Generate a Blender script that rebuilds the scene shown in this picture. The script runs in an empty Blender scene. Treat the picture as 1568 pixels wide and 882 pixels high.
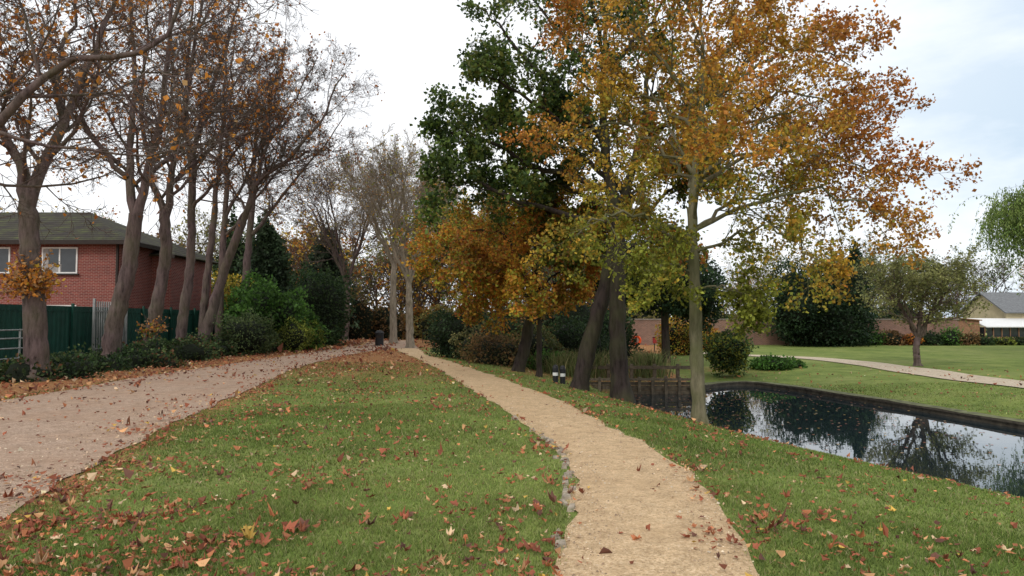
import bpy, math, numpy as np
from math import radians
sc=bpy.context.scene
def nrm(a): return a/np.maximum(np.linalg.norm(a,axis=-1,keepdims=True),1e-9)
# ---------------------------------------------------------------- materials
def newmat(name):
    m=bpy.data.materials.new(name); m.use_nodes=True
    nt=m.node_tree; nt.nodes.clear()
    return m,nt
def N(nt,t,**k):
    n=nt.nodes.new(t)
    for a,b in k.items(): setattr(n,a,b)
    return n
def ramp(nt,fac,stops):
    r=nt.nodes.new('ShaderNodeValToRGB'); e=r.color_ramp.elements
    while len(e)<len(stops): e.new(0.5)
    for x,(p,c) in zip(e,stops):
        x.position=p; x.color=(c[0],c[1],c[2],1)
    nt.links.new(fac,r.inputs[0]); return r.outputs[0]
def mixc(nt,f,a,b,mode='MIX'):
    m=nt.nodes.new('ShaderNodeMix'); m.data_type='RGBA'; m.blend_type=mode
    for s,v in ((m.inputs[0],f),(m.inputs[6],a),(m.inputs[7],b)):
        if isinstance(v,(int,float)): s.default_value=v
        elif isinstance(v,tuple): s.default_value=(v[0],v[1],v[2],1)
        else: nt.links.new(v,s)
    return m.outputs[2]
def noise(nt,scale,detail=4,rough=.6,vec=None,stretch=None):
    if vec is None:
        vec=N(nt,'ShaderNodeTexCoord').outputs['Object']
    if stretch:
        mp=N(nt,'ShaderNodeMapping'); mp.inputs['Scale'].default_value=stretch
        nt.links.new(vec,mp.inputs[0]); vec=mp.outputs[0]
    n=N(nt,'ShaderNodeTexNoise'); n.inputs['Scale'].default_value=scale
    n.inputs['Detail'].default_value=detail; n.inputs['Roughness'].default_value=rough
    nt.links.new(vec,n.inputs['Vector']); return n.outputs[0]
def finish(nt,col,rough=.8,bump=None,bs=.5,bd=.02,spec=.3,metal=0):
    p=N(nt,'ShaderNodeBsdfPrincipled'); o=N(nt,'ShaderNodeOutputMaterial')
    if isinstance(col,tuple): p.inputs['Base Color'].default_value=(*col,1)
    else: nt.links.new(col,p.inputs['Base Color'])
    p.inputs['Roughness'].default_value=rough
    p.inputs['Specular IOR Level'].default_value=spec
    p.inputs['Metallic'].default_value=metal
    if bump is not None:
        b=N(nt,'ShaderNodeBump'); b.inputs['Strength'].default_value=bs; b.inputs['Distance'].default_value=bd
        nt.links.new(bump,b.inputs['Height']); nt.links.new(b.outputs[0],p.inputs['Normal'])
    nt.links.new(p.outputs[0],o.inputs[0]); return p
def plain(name,c,rough=.6,var=.25,sc_=6,metal=0,spec=.3):
    m,nt=newmat(name); n=noise(nt,sc_,4)
    a=tuple(x*(1-var) for x in c); b=tuple(min(1,x*(1+var)) for x in c)
    finish(nt,ramp(nt,n,[(.3,a),(.7,b)]),rough,n,.2,.01,metal=metal,spec=spec); return m
def bark(name,c,moss=0.0,dark=.35):
    m,nt=newmat(name)
    n=noise(nt,9,4,.7,stretch=(1,1,.22)); n2=noise(nt,1.3,2)
    col=ramp(nt,n,[(.3,tuple(x*dark for x in c)),(.5,c),(.75,tuple(x*1.5 for x in c))])
    if moss:
        f=ramp(nt,n2,[(.4,(0,0,0)),(.65,(moss,)*3)])
        col=mixc(nt,f,col,(.09,.105,.035))
    finish(nt,col,.9,n,.9,.05,spec=.15); return m
def attrleaf(name,tr=.35,rough=.55):
    m,nt=newmat(name)
    a=N(nt,'ShaderNodeAttribute',attribute_name='Col')
    p=N(nt,'ShaderNodeBsdfPrincipled'); p.inputs['Roughness'].default_value=rough; p.inputs['Specular IOR Level'].default_value=.25
    t=N(nt,'ShaderNodeBsdfTranslucent'); mx=N(nt,'ShaderNodeMixShader'); mx.inputs[0].default_value=tr
    o=N(nt,'ShaderNodeOutputMaterial')
    nt.links.new(a.outputs['Color'],p.inputs['Base Color']); nt.links.new(a.outputs['Color'],t.inputs['Color'])
    nt.links.new(p.outputs[0],mx.inputs[1]); nt.links.new(t.outputs[0],mx.inputs[2]); nt.links.new(mx.outputs[0],o.inputs[0])
    return m
LEAF=attrleaf('leaf_foliage',.4); GLEAF=attrleaf('fallen_leaf',.12,.6); GRASSM=attrleaf('grass_blade',.3,.6)
B_PURP=bark('bark_purple_grey',(.118,.084,.079),.3)
B_DARK=bark('bark_dark',(.042,.031,.028),.3)
B_GREEN=bark('bark_green_grey',(.17,.15,.095),.7,.55)
B_PALE=bark('bark_pale',(.29,.24,.185),.2,.5)
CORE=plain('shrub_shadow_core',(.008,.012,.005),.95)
# ---------------------------------------------------------------- mesh builder
class MB:
    def __init__(s): s.v=[];s.c=[];s.f=[];s.n=0
    def add(s,v,f,col=(.2,.2,.2),mat=0,smooth=True):
        v=np.asarray(v,float).reshape(-1,3); f=np.asarray(f,int)
        s.v.append(v); c=np.empty((len(v),3)); c[:]=col; s.c.append(c)
        s.f.append((f+s.n,mat,smooth)); s.n+=len(v)
    def box(s,x0,x1,y0,y1,z0,z1,mat=0):
        v=[(x,y,z) for z in(z0,z1) for y in(y0,y1) for x in(x0,x1)]
        s.add(v,[(0,2,3,1),(4,5,7,6),(0,1,5,4),(2,6,7,3),(0,4,6,2),(1,3,7,5)],mat=mat,smooth=False)
    def build(s,name,mats,loc=None,parent=None):
        me=bpy.data.meshes.new(name); V=np.concatenate(s.v); C=np.concatenate(s.c)
        if loc is not None: V=V-np.array(loc)
        me.vertices.add(len(V)); me.vertices.foreach_set('co',V.ravel().astype(np.float32))
        li=np.concatenate([f.ravel() for f,_,_ in s.f]); tot=np.concatenate([np.full(len(f),f.shape[1]) for f,_,_ in s.f])
        me.loops.add(len(li)); me.loops.foreach_set('vertex_index',li.astype(np.int32))
        me.polygons.add(len(tot)); st=np.concatenate([[0],np.cumsum(tot)[:-1]])
        me.polygons.foreach_set('loop_start',st.astype(np.int32))
        me.polygons.foreach_set('material_index',np.concatenate([np.full(len(f),m) for f,m,_ in s.f]).astype(np.int32))
        me.update(calc_edges=True)
        me.polygons.foreach_set('use_smooth',np.concatenate([np.full(len(f),q) for f,_,q in s.f]))
        at=me.color_attributes.new('Col','FLOAT_COLOR','POINT')
        at.data.foreach_set('color',np.c_[C,np.ones(len(C))].ravel().astype(np.float32))
        for m in mats: me.materials.append(m)
        ob=bpy.data.objects.new(name,me); sc.collection.objects.link(ob)
        if loc is not None: ob.location=loc
        if parent is not None: ob.parent=parent
        return ob
def empty(name):
    e=bpy.data.objects.new(name,None); sc.collection.objects.link(e); return e
# ---------------------------------------------------------------- branches
def tubes(mb,P,Rd,s,mat=0):
    B,n,_=P.shape
    T=nrm(np.gradient(P,axis=1)); mt=nrm(P[:,-1]-P[:,0]); ref=np.eye(3)[np.argmin(abs(mt),1)]
    U=nrm(np.cross(T,ref[:,None,:])); V=np.cross(T,U)
    a=np.arange(s)/s*2*np.pi
    ring=P[:,:,None,:]+Rd[:,:,None,None]*(np.cos(a)[:,None]*U[:,:,None,:]+np.sin(a)[:,None]*V[:,:,None,:])
    b=(np.arange(B)*n*s)[:,None,None]; i=(np.arange(n-1)*s)[None,:,None]; j=np.arange(s)[None,None,:]; k=(j+1)%s
    f=np.stack([b+i+j,b+i+k,b+i+s+k,b+i+s+j],-1).reshape(-1,4)
    mb.add(ring.reshape(-1,3),f,mat=mat)
def poly(pts,n):
    p=np.array(pts,float); q=np.vstack([2*p[0]-p[1],p,2*p[-1]-p[-2]]); m=len(p)-1
    out=[]
    for t in np.linspace(0,m,n):
        i=min(int(t),m-1); u=t-i; a,b,c,d=q[i:i+4]
        out.append(.5*(2*b+(c-a)*u+(2*a-5*b+4*c-d)*u*u+(3*b-a-3*c+d)*u**3))
    return np.array(out)
def kids(P,Rd,K,t0,ang,lr,n,wob,up,rr,R,tap=.25,rmin=.006,lmax=99,t1=1.0,angj=.22,fall=.5):
    B,m,_=P.shape
    L=np.linalg.norm(np.diff(P,axis=1),axis=2).sum(1)
    t=np.clip(t0+(t1-t0)*((np.arange(K)+R.random((B,K)))/K),0,.999)
    f=t*(m-1); i=f.astype(int); w=(f-i)[...,None]; b=np.arange(B)[:,None]
    pos=P[b,i]*(1-w)+P[b,i+1]*w; tan=nrm(P[b,i+1]-P[b,i]); rad=Rd[b,i]*(1-w[...,0])+Rd[b,i+1]*w[...,0]
    az=np.arange(K)*2.4+R.random((B,1))*6.28+R.normal(0,.5,(B,K))
    u=nrm(np.cross(tan,np.where(abs(tan[...,2:])>.8,[1.,0,0],[0,0,1.]))); v=np.cross(tan,u)
    a=(ang+angj*R.normal(size=(B,K)))[...,None]
    d=np.cos(a)*tan+np.sin(a)*(np.cos(az)[...,None]*u+np.sin(az)[...,None]*v)
    Lc=np.minimum(L[:,None]*lr*(1-fall*t)*(.65+.7*R.random((B,K))),lmax)
    pos=pos.reshape(-1,3); d=d.reshape(-1,3); Lc=Lc.ravel(); r0=np.maximum(rad.ravel()*rr,rmin)
    C=[pos]; 
    for q in range(n-1):
        d=nrm(d+wob*R.normal(size=d.shape)+np.array([0,0,up]))
        C.append(C[-1]+d*(Lc/(n-1))[:,None])
    s=np.linspace(0,1,n)
    return np.stack(C,1), np.maximum(r0[:,None]*(1-(1-tap)*s),rmin*.5)
def onb(P,k,R,jit=.06,t0=.3):
    B,m,_=P.shape; b=R.integers(0,B,k); f=np.clip(t0+(1-t0)*R.random(k),0,.999)*(m-1); i=f.astype(int); w=(f-i)[:,None]
    return P[b,i]*(1-w)+P[b,i+1]*w+R.normal(0,jit,(k,3))
def clump(p,s): 
    return (np.sin(p[:,0]*s+1.3)+np.sin(p[:,1]*s*1.1+p[:,2]*s*.5+.4)+np.sin(p[:,2]*s*1.3+p[:,0]*s*.6+2.1))/3
def pick(p,pal,R,amp=.3,s=1.7,jit=.22):
    pal=np.array(pal); c=pal[np.clip(((R.random(len(p))*.75+ (clump(p,s)+1)*.5*.5-.12)*len(pal)).astype(int),0,len(pal)-1)]
    return np.clip(c*(1+amp*clump(p,s*1.9))[:,None]*np.exp(R.normal(0,jit,(len(p),1))),.002,.9)
def leaves(mb,p,size,col,R,mat=1,down=.3,out=None,wr=.36):
    n=len(p); s=(size*(.6+.8*R.random(n)))[:,None]
    d=R.normal(size=(n,3)); d[:,2]-=down
    if out is not None: d+=out
    d=nrm(d); w=nrm(np.cross(d,R.normal(size=(n,3)))); nn=np.cross(d,w)
    v=np.stack([p,p+d*s*.5+w*s*wr+nn*s*.12,p+d*s,p+d*s*.5-w*s*wr+nn*s*.12],1)
    mb.add(v.reshape(-1,3),np.arange(n*4).reshape(-1,4),col=np.repeat(col,4,axis=0),mat=mat,smooth=False)
def tree(name,trunks,limbs,levels,leafspec,bk,seed,sides=(10,7,5,4,3,3),rs=1.0):
    R=np.random.default_rng(seed); mb=MB()
    for pts,r0,r1 in trunks:
        r0*=rs; r1*=rs
        n=26; P=poly(pts,n); s=np.linspace(0,1,n); r=r0+(r1-r0)*s; r[0]*=1.6; r[1]*=1.25; r[2]*=1.08
        r*=1+.04*R.normal(size=n); P[1:-1]+=R.normal(0,r0*.06,(n-2,3)); tubes(mb,P[None],r[None],12)
    P=np.stack([poly(p,14) for p,_,_ in limbs]); s=np.linspace(0,1,14)
    Rd=np.stack([a*rs+(b-a*rs)*s**.8 for _,a,b in limbs]); P[:,1:-1]+=R.normal(0,.05,(len(limbs),12,3))
    tubes(mb,P,Rd,8); Q=[(P,Rd)]
    for li,lv in enumerate(levels):
        lv=dict(lv); P,Rd=kids(P,Rd,R=R,**lv); tubes(mb,P,Rd,sides[min(li+1,5)]); Q.append((P,Rd))
    for (lvl,num,size,colf,kw) in leafspec:
        kw=dict(kw); j=kw.pop('jit',.07); flt=kw.pop('flt',None)
        p=onb(Q[lvl][0],num,R,j)
        if flt is not None: p=p[flt(p)]
        leaves(mb,p,size,colf(p,R),R,**kw)
    base=trunks[0][0][0]
    return mb.build(name,[bk,LEAF],loc=(base[0],base[1],base[2]))
# ---------------------------------------------------------------- layout of the ground
def ip(y,pts):
    a=np.array(pts); return np.interp(y,a[:,0],a[:,1])
PR=[(-20,1.2),(0,1.3),(4.5,1.53),(5.7,1.73),(7.5,1.88),(9,1.77),(11.35,1.4),(14.7,.88),(18.1,.1),(22.9,-1.1),(29.3,-2.8),(33.2,-4),(37,-4.6),(42,-5.5),(50,-7),(60,-8)]
PL=[(-20,0),(0,.1),(4.5,.27),(7,.58),(8.8,.61),(10.35,.34),(13,-.17),(16.8,-.98),(23.5,-2.4),(30.9,-4.2),(36.7,-5.8),(40,-6.8),(60,-9)]
LR=[(-20,-2),(0,-3.1),(5.77,-4.1),(10.35,-5.1),(15.6,-5.87),(24,-7.2),(30.3,-7.5),(36,-7.3),(40,-6.8),(60,-6.8)]
LL=[(-20,-10),(14,-10),(20.7,-10.4),(37,-9.8),(45,-10.2),(60,-13)]
SN=[(-20,17),(0,11),(5,9),(9.8,7),(12,6.15),(14.1,5.3),(16.7,4.6),(21.2,3.4),(24.4,2.6),(60,2.6)]
NEAR=[(13,-5),(11,0),(9,5),(7,9.8),(6.15,12),(5.3,14.1),(4.6,16.7),(3.4,21.2),(2.6,24.4)]
FARP=poly([(6,24.4,0),(6.6,25.7,0),(9.1,27.3,0),(10.8,21.5,0),(11.8,15.7,0),(13,8,0),(14.5,2,0),(16,-5,0)],60)[:,:2]
POND=np.array(NEAR+[tuple(p) for p in FARP])
def sdist(x,y):
    x=np.asarray(x,float);y=np.asarray(y,float); d=np.full(x.shape,1e9); ins=np.zeros(x.shape,bool)
    for i in range(len(POND)):
        ax,ay=POND[i]; bx,by=POND[(i+1)%len(POND)]
        ex,ey=bx-ax,by-ay; t=np.clip(((x-ax)*ex+(y-ay)*ey)/(ex*ex+ey*ey+1e-12),0,1)
        d=np.minimum(d,np.hypot(x-ax-t*ex,y-ay-t*ey))
        c=((ay>y)!=(by>y)); 
        with np.errstate(divide='ignore',invalid='ignore'):
            ins^= c&(x<(bx-ax)*(y-ay)/(by-ay+1e-12)+ax)
    return np.where(ins,-d,d)
def ss(t): t=np.clip(t,0,1); return t*t*(3-2*t)
def gz(x,y):
    x=np.asarray(x,float);y=np.asarray(y,float)
    pr=ip(y,PR)+.15; sn=ip(y,SN); sd=sdist(x,y)
    tgt=np.interp(y,[21,25.5],[-.84,-.5])
    t=np.clip((x-pr)/(sn-pr),0,1); near=tgt*(t**1.25)
    e=-.73; far=e+.23*ss((sd-.4)/4.5)+.10*ss((sd-3)/12); far=np.where(sd<.2,-1.5,far)
    nearside=(x<sn+.8)&(y<24.6)|(x<=sn)
    z=np.where(nearside,near,far)
    z=np.where((sd<0)&nearside,-.86-.55*np.minimum(-sd,1.6),z); z=np.where((sd<0)&~nearside,-1.5,z)
    und=.025*(np.sin(x*.7+1)*np.sin(y*.5)+np.sin(x*1.9+y*1.3)*.4)*np.clip(np.abs(sd)/2,0,1)
    onp=(x>ip(y,PL)-.3)&(x<pr+.2)|((x<ip(y,LR)+.3)&(x>-11))
    return z+np.where(onp,-.0,und+.0)
def path_mask(x,y):
    l=(x>ip(y,LL))&(x<ip(y,LR))&(y<56); r=(x>ip(y,PL))&(x<ip(y,PR))&(y<41)
    return l|r|((x>ip(y,LL))&(x<ip(y,PR))&(y>=39.5)&(y<56))
FP=poly([(11,43.5,0),(15,38.8,0),(16.3,35,0),(16.4,30,0),(16.2,25,0),(16.6,20,0),(18,14,0),(20,6,0)],60)
def fp_dist(x,y):
    return np.min(np.hypot(np.asarray(x)[...,None]-FP[:,0],np.asarray(y)[...,None]-FP[:,1]),axis=-1)
def patch(x,y):
    return (np.sin(x*1.1+1.7*np.sin(y*.6))*np.sin(y*.9+1.3*np.sin(x*.8+2))+.7*np.sin(x*2.7+np.sin(y*2.1)*1.6+.5)*np.sin(y*2.3+np.sin(x*1.9))+.4*np.sin(x*6.1+y*2.3)*np.sin(y*5.3-x*3.1))/1.6
def grow_axis(a,b,step,lo,hi):
    c=list(np.arange(a,b+1e-6,step)); s=step; x=b
    while x<hi: s*=1.3; x+=s; c.append(x)
    s=step; x=a
    while x>lo: s*=1.3; x-=s; c.insert(0,x)
    return np.array(c)
xs=grow_axis(-17,24,.2,-700,700); ys=grow_axis(-6,46,.22,-120,1200)
X,Y=np.meshgrid(xs,ys); Z=gz(X,Y); nx,ny=len(xs),len(ys)
litter=np.zeros_like(X)
litter=np.maximum(litter,.95*ss((Y-38)/10)*ss((14-X)/6)*(X<16))
litter=np.maximum(litter,.9*ss((-9.3-X)/1.2)*(Y<60))
litter=np.maximum(litter,(.2+.45*ss((Y-12)/20))*(X<ip(Y,PL)))
litter=np.maximum(litter,.55*np.exp(-np.abs(X-ip(Y,LR))/.8))
litter=np.maximum(litter,.3*np.exp(-np.abs(X-ip(Y,PR)-.2)/.6))
litter=np.maximum(litter,.5*ss((X+1)/1)*ss((Y-21)/5)*(X<ip(Y,SN)+4)*(Y<60))
litter=np.maximum(litter,.4*np.exp(-np.hypot(X-9,Y-31)/4))
litter=np.where(Y>100,.5,litter)
sdg=sdist(X,Y); mud=ss((.2-sdg)/.5)*(X<ip(Y,SN)+1.2)
mb=MB()
idx=np.arange(nx*ny).reshape(ny,nx)
f=np.stack([idx[:-1,:-1],idx[:-1,1:],idx[1:,1:],idx[1:,:-1]],-1).reshape(-1,4)
mb.add(np.stack([X,Y,Z],-1).reshape(-1,3),f,col=np.stack([litter,mud,np.clip(.5+.5*patch(X,Y),0,1)],-1).reshape(-1,3))
gm,nt=newmat('grass_ground')
at=N(nt,'ShaderNodeAttribute',attribute_name='Col'); sep=N(nt,'ShaderNodeSeparateColor'); nt.links.new(at.outputs['Color'],sep.inputs[0])
n1=noise(nt,.35,4,.6); n2=noise(nt,14,4,.75); n3=noise(nt,5,5,.75); n4=noise(nt,1.4,5,.7)
g=ramp(nt,n1,[(.3,(.125,.175,.042)),(.5,(.17,.215,.055)),(.7,(.215,.24,.08))])
g=mixc(nt,.8,g,ramp(nt,n4,[(.3,(.65,.7,.65)),(.5,(1,1,1)),(.7,(1.25,1.18,1.12))]),'MULTIPLY')
g=mixc(nt,.5,g,ramp(nt,n2,[(.3,(.4,.4,.35)),(.55,(1,1,1)),(.75,(1.35,1.3,1.2))]),'MULTIPLY')
lc=ramp(nt,n2,[(.3,(.10,.045,.025)),(.45,(.27,.13,.055)),(.6,(.40,.21,.09)),(.75,(.5,.32,.17))])
ad=N(nt,'ShaderNodeMath',operation='ADD'); nt.links.new(sep.outputs[0],ad.inputs[0]); nt.links.new(n3,ad.inputs[1])
lf=ramp(nt,ad.outputs[0],[(.78,(0,0,0)),(1.15,(1,1,1))])
g=mixc(nt,lf,g,lc); g=mixc(nt,sep.outputs[1],g,(.05,.04,.025))
finish(nt,g,.95,n2,.6,.04,spec=.1)
ground=mb.build('grass_ground',[gm])
# ---- paths
def gravel(name,c1,c2,c3):
    m,nt=newmat(name); a=noise(nt,42,3,.9); b=noise(nt,.8,4,.65); d=noise(nt,4,5,.75); e=noise(nt,13,4,.8)
    col=ramp(nt,a,[(.3,tuple(x*.38 for x in c1)),(.46,c1),(.64,c3)])
    col=mixc(nt,ramp(nt,b,[(.35,(0,0,0)),(.7,(.8,.8,.8))]),col,c2)
    col=mixc(nt,.5,col,ramp(nt,d,[(.32,(.6,.57,.53)),(.6,(1.1,1.1,1.1))]),'MULTIPLY')
    col=mixc(nt,.5,col,ramp(nt,e,[(.35,(.65,.62,.59)),(.6,(1.15,1.15,1.15))]),'MULTIPLY')
    finish(nt,col,.92,a,.9,.025,spec=.2); return m
GR1=gravel('tan_gravel',(.60,.415,.235),(.57,.395,.225),(.82,.64,.42))
GR2=gravel('brown_gravel',(.44,.305,.22),(.45,.30,.205),(.64,.50,.39))
GR3=gravel('pale_gravel',(.55,.46,.34),(.52,.43,.32),(.7,.6,.48))
def strip(name,y0,y1,fl,fr,mat,dz,step=.2,nc=10,seed=1):
    R=np.random.default_rng(seed); yy=np.arange(y0,y1+1e-6,step); 
    wl=np.interp(yy,yy[::2],R.normal(0,.045,len(yy[::2]))); wr=np.interp(yy,yy[::2],R.normal(0,.045,len(yy[::2])))
    a=fl(yy)+wl; b=fr(yy)+wr; t=np.linspace(0,1,nc)
    XX=a[:,None]*(1-t)+b[:,None]*t; YY=np.repeat(yy[:,None],nc,1); ZZ=np.maximum(gz(XX,YY),-.01)+dz+.02*np.sin(t*np.pi)
    mb=MB(); I=np.arange(XX.size).reshape(XX.shape)
    mb.add(np.stack([XX,YY,ZZ],-1).reshape(-1,3),np.stack([I[:-1,:-1],I[:-1,1:],I[1:,1:],I[1:,:-1]],-1).reshape(-1,4))
    return mb.build(name,[mat])
strip('gravel_path',-6,40,lambda y:ip(y,PL),lambda y:ip(y,PR),GR1,.012)
strip('gravel_path',-6,56,lambda y:ip(y,LL),lambda y:np.where(y<40,ip(y,LR),ip(y,PR)),GR2,.016,seed=2,nc=16)
mb=MB(); T=nrm(np.gradient(FP[:,:2],axis=0)); Nn=np.stack([T[:,1],-T[:,0]],1)
cols=[FP[:,:2]+Nn*o for o in np.linspace(-.95,.95,7)]; A=np.stack(cols,1); ZZ=gz(A[...,0],A[...,1])+.03
I=np.arange(A.shape[0]*7).reshape(-1,7)
mb.add(np.concatenate([A,ZZ[...,None]],-1).reshape(-1,3),np.stack([I[:-1,:-1],I[:-1,1:],I[1:,1:],I[1:,:-1]],-1).reshape(-1,4)); mb.build('gravel_path',[GR3])
R=np.random.default_rng(17); mb=MB()
def pebbles(n,r0,r1,s0):
    r=np.sqrt(r0*r0+(r1*r1-r0*r0)*R.random(n)); a=np.radians(-50+100*R.random(n)); x=r*np.sin(a); y=r*np.cos(a); ok=path_mask(x,y); x=x[ok]; y=y[ok]; m=len(x)
    s=(s0*np.exp(R.normal(0,.4,m)))[:,None]; tpl=np.array([(-1,0,0),(0,-1,0),(1,0,0),(0,1,0),(0,0,.8)])
    v=np.stack([x,y,np.full(m,.026)],1)[:,None,:]+s[:,None]*(tpl[None]*(.6+.8*R.random((m,5,1)))+R.normal(0,.2,(m,5,3)))
    f=(np.array([(0,1,4),(1,2,4),(2,3,4),(3,0,4)])[None]+(np.arange(m)*5)[:,None,None]).reshape(-1,3)
    c=np.array([(.58,.44,.3),(.38,.26,.16),(.62,.52,.38),(.28,.2,.13),(.5,.35,.22)])[R.integers(0,5,m)]*np.exp(R.normal(0,.18,(m,1)))
    mb.add(v.reshape(-1,3),f,col=np.repeat(c,5,axis=0),smooth=False)
pebbles(26000,3.2,8,.0055); pebbles(14000,8,14,.008)
mb.build('loose_pebbles',[GLEAF])
stone=plain('edging_stone',(.30,.25,.19),.95,.45,14)
mb=MB(); R=np.random.default_rng(5); y=3.0
while y<12:
    l=.06+.12*R.random(); x=float(ip(y,PL))-.03+R.normal(0,.03)
    if R.random()<(.85 if 6<y<10 else .35):
        h=.022+.022*R.random(); w=.024+.026*R.random(); tw=R.normal(0,.15)
        a=np.array([[-w,0],[0,-.01],[w,.01],[w*.9,l],[0,l+.012],[-w*.8,l]]); a[:,0]+=a[:,1]*tw; a+=R.normal(0,.006,(6,2)); a[:,0]+=x; a[:,1]+=y
        ce=a.mean(0); b=ce+(a-ce)*.8
        v=np.r_[np.c_[a,np.full(6,-.02)],np.c_[b,np.full(6,h)+R.normal(0,.006,6)]]
        mb.add(v,[(6,7,8,9,10,11)],smooth=False); mb.add(v,[(i,(i+1)%6,(i+1)%6+6,i+6) for i in range(6)],smooth=False)
    y+=l+.015+.03*R.random()
mb.build('stone_edging',[stone])
# ---- water
wm,nt=newmat('pond_water'); n=noise(nt,1.6,2,.5,stretch=(1,2.2,1))
p=finish(nt,(.012,.022,.028),.012,n,.012,.05,spec=.9); p.inputs['IOR'].default_value=1.6
mb=MB(); mb.add([(1.5,-4.8,-.9),(18,-4.8,-.9),(18,24.35,-.9),(1.5,24.35,-.9),(4.9,24.35,-.9),(4.9,27.9,-.9),(12,27.9,-.9),(12,24.35,-.9)],[(0,1,2,3),(4,7,6,5)],smooth=False)
mb.build('pond_water',[wm])
wallm=plain('pond_stone',(.075,.065,.05),.9,.55,5); copm=plain('pond_coping',(.12,.125,.06),.9,.55,4)
mb=MB(); F=FARP; T=nrm(np.gradient(F,axis=0)); Nn=np.stack([-T[:,1],T[:,0]],1)
s=np.sign(sdist(*(F+Nn*.3).T))[:,None]; Nn=Nn*np.where(np.median(s)>0,1,-1)
prof=[(0,-1.5),(0,-.79),(-.04,-.79),(-.04,-.735),(.20,-.72),(.40,-.735),(.43,-.9)]
A=np.stack([np.c_[F+Nn*o,np.full(len(F),z)] for o,z in prof],1); A[:,3:5,2]+=np.random.default_rng(3).normal(0,.010,(len(F),1)); k=len(prof)
I=np.arange(A.shape[0]*k).reshape(-1,k); q=np.stack([I[:-1,:-1],I[:-1,1:],I[1:,1:],I[1:,:-1]],-1)
V=A.reshape(-1,3); mb.add(V,q[:,:3].reshape(-1,4),smooth=False); mb.add(V,q[:,3:].reshape(-1,4),mat=1,smooth=False); mb.build('pond_edge_wall',[wallm,copm])
wood=plain('weathered_wood',(.10,.08,.055),.85,.5,8); 
mb=MB(); 
for z0,z1,o in((-1.3,-.78,0),(-.77,-.62,.03),(-.60,-.50,0)): mb.box(2.3,6.3,24.42+o,24.5+o,z0,z1)
for i in range(9): x=2.5+i*.45; mb.box(x-.05,x+.05,24.33,24.415,-1.2,-.30-.02*(i%3))
mb.box(2.35,6.2,24.3,24.329,-.44,-.36)
for i in range(5): x=2.7+i*.85; mb.box(x-.06,x+.06,26.5,26.62,-.6,-.02)
mb.box(2.4,6.6,26.46,26.495,-.2,-.08); mb.build('timber_weir',[wood])
# ---------------------------------------------------------------- trees
OR=(.52,.215,.037); RU=(.36,.125,.03); BR=(.20,.08,.035); YL=(.56,.38,.045); YG=(.30,.31,.042); GN=(.10,.15,.03); DG=(.04,.075,.02); TN=(.44,.27,.125)
def cf(pal,amp=.35,s=1.5): return lambda p,R: pick(p,pal,R,amp,s)
bare=[dict(K=11,t0=.1,ang=.85,lr=.44,n=8,wob=.14,up=.07,rr=.45),
      dict(K=8,t0=.15,ang=.8,lr=.52,n=6,wob=.16,up=.03,rr=.55),
      dict(K=7,t0=.15,ang=.75,lr=.52,n=5,wob=.18,up=.0,rr=.55,rmin=.008),
      dict(K=6,t0=.1,ang=.7,lr=.65,n=4,wob=.2,up=-.03,rr=.7,rmin=.0065)]
def ltree(seed,tr,limbs,nl,levels=bare,bk=B_PURP,name='chestnut_tree',pal=(BR,RU,OR,OR,TN),size=.13,rs=.85):
    return tree(name,tr,limbs,levels,[(3,nl,size,cf(pal),dict(jit=.12)),(4,nl//2,size,cf(pal),{})],bk,seed,rs=rs)
ltree(1,[([(-12.5,19,-.1),(-12.6,19,1.6),(-12.76,19,3.15),(-12.88,19,4.8)],.34,.25)],
 [([(-12.88,19,4.7),(-13.2,19,5.9),(-13.6,18.6,7),(-14.2,18,8.8),(-14.5,17.5,12)],.2,.04),
  ([(-12.88,19,4.6),(-12.5,19.1,5.9),(-12.1,19.4,7.3),(-11.8,19.9,9),(-11.3,20.4,11.2),(-11,20.5,14)],.21,.03),
  ([(-12.2,19.3,7),(-13,20.3,8.8),(-13.3,21.5,11),(-13.4,22,13.5)],.12,.02)],2200,rs=.88)
ltree(2,[([(-13.95,25,-.1),(-13.8,25,1.6),(-13.4,25,3.2),(-13.15,25,5.3)],.38,.28)],
 [([(-13.15,25,5.2),(-13.6,25.2,7.3),(-13.7,25.8,9.5),(-14.1,26.3,12.3),(-14.3,26.5,15)],.22,.03),
  ([(-13.15,25,5.1),(-12.7,24.9,6.8),(-11.9,24.3,9.3),(-11.5,23.8,11.8),(-11,23.5,15)],.23,.03),
  ([(-12.8,25,6.6),(-12,26,8),(-11,27,10),(-10,27.5,12)],.12,.02),([(-13.5,25,6.6),(-14.8,24.5,8.2),(-16,24,9.8),(-16.5,24,11.8)],.12,.02)],1700,rs=.82)
ltree(3,[([(-14.2,28,-.1),(-13.9,28,1.8),(-13.55,28,3.9),(-13.6,28,5.8)],.34,.25)],
 [([(-13.6,28,5.7),(-14.4,28.2,7.7),(-14.9,28.6,11),(-14.9,29,15)],.2,.03),
  ([(-13.6,28,5.6),(-13.1,27.8,8.2),(-12.3,27.3,11.5),(-11.8,27,15.5)],.22,.03),
  ([(-13.3,28,7),(-12,28.6,8.6),(-10.6,29,10.3),(-9.6,29,12)],.12,.02)],1200,rs=.78)
ltree(4,[([(-14.35,31,-.1),(-14.15,31,2),(-13.9,31,4.1),(-13.9,31,7.6)],.32,.2)],
 [([(-13.9,31,7.5),(-14.3,31.2,10.3),(-14.4,31.5,13.7),(-14.5,32,17)],.2,.03),
  ([(-13.9,31,7.4),(-13.4,30.8,10.6),(-12.2,30.4,13.7),(-11.5,30,16.5)],.2,.03),
  ([(-13.9,31,6.3),(-12.8,30.5,7.6),(-11.3,30,9.2),(-10,29.8,10.6)],.12,.02)],1000,rs=.76)
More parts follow.
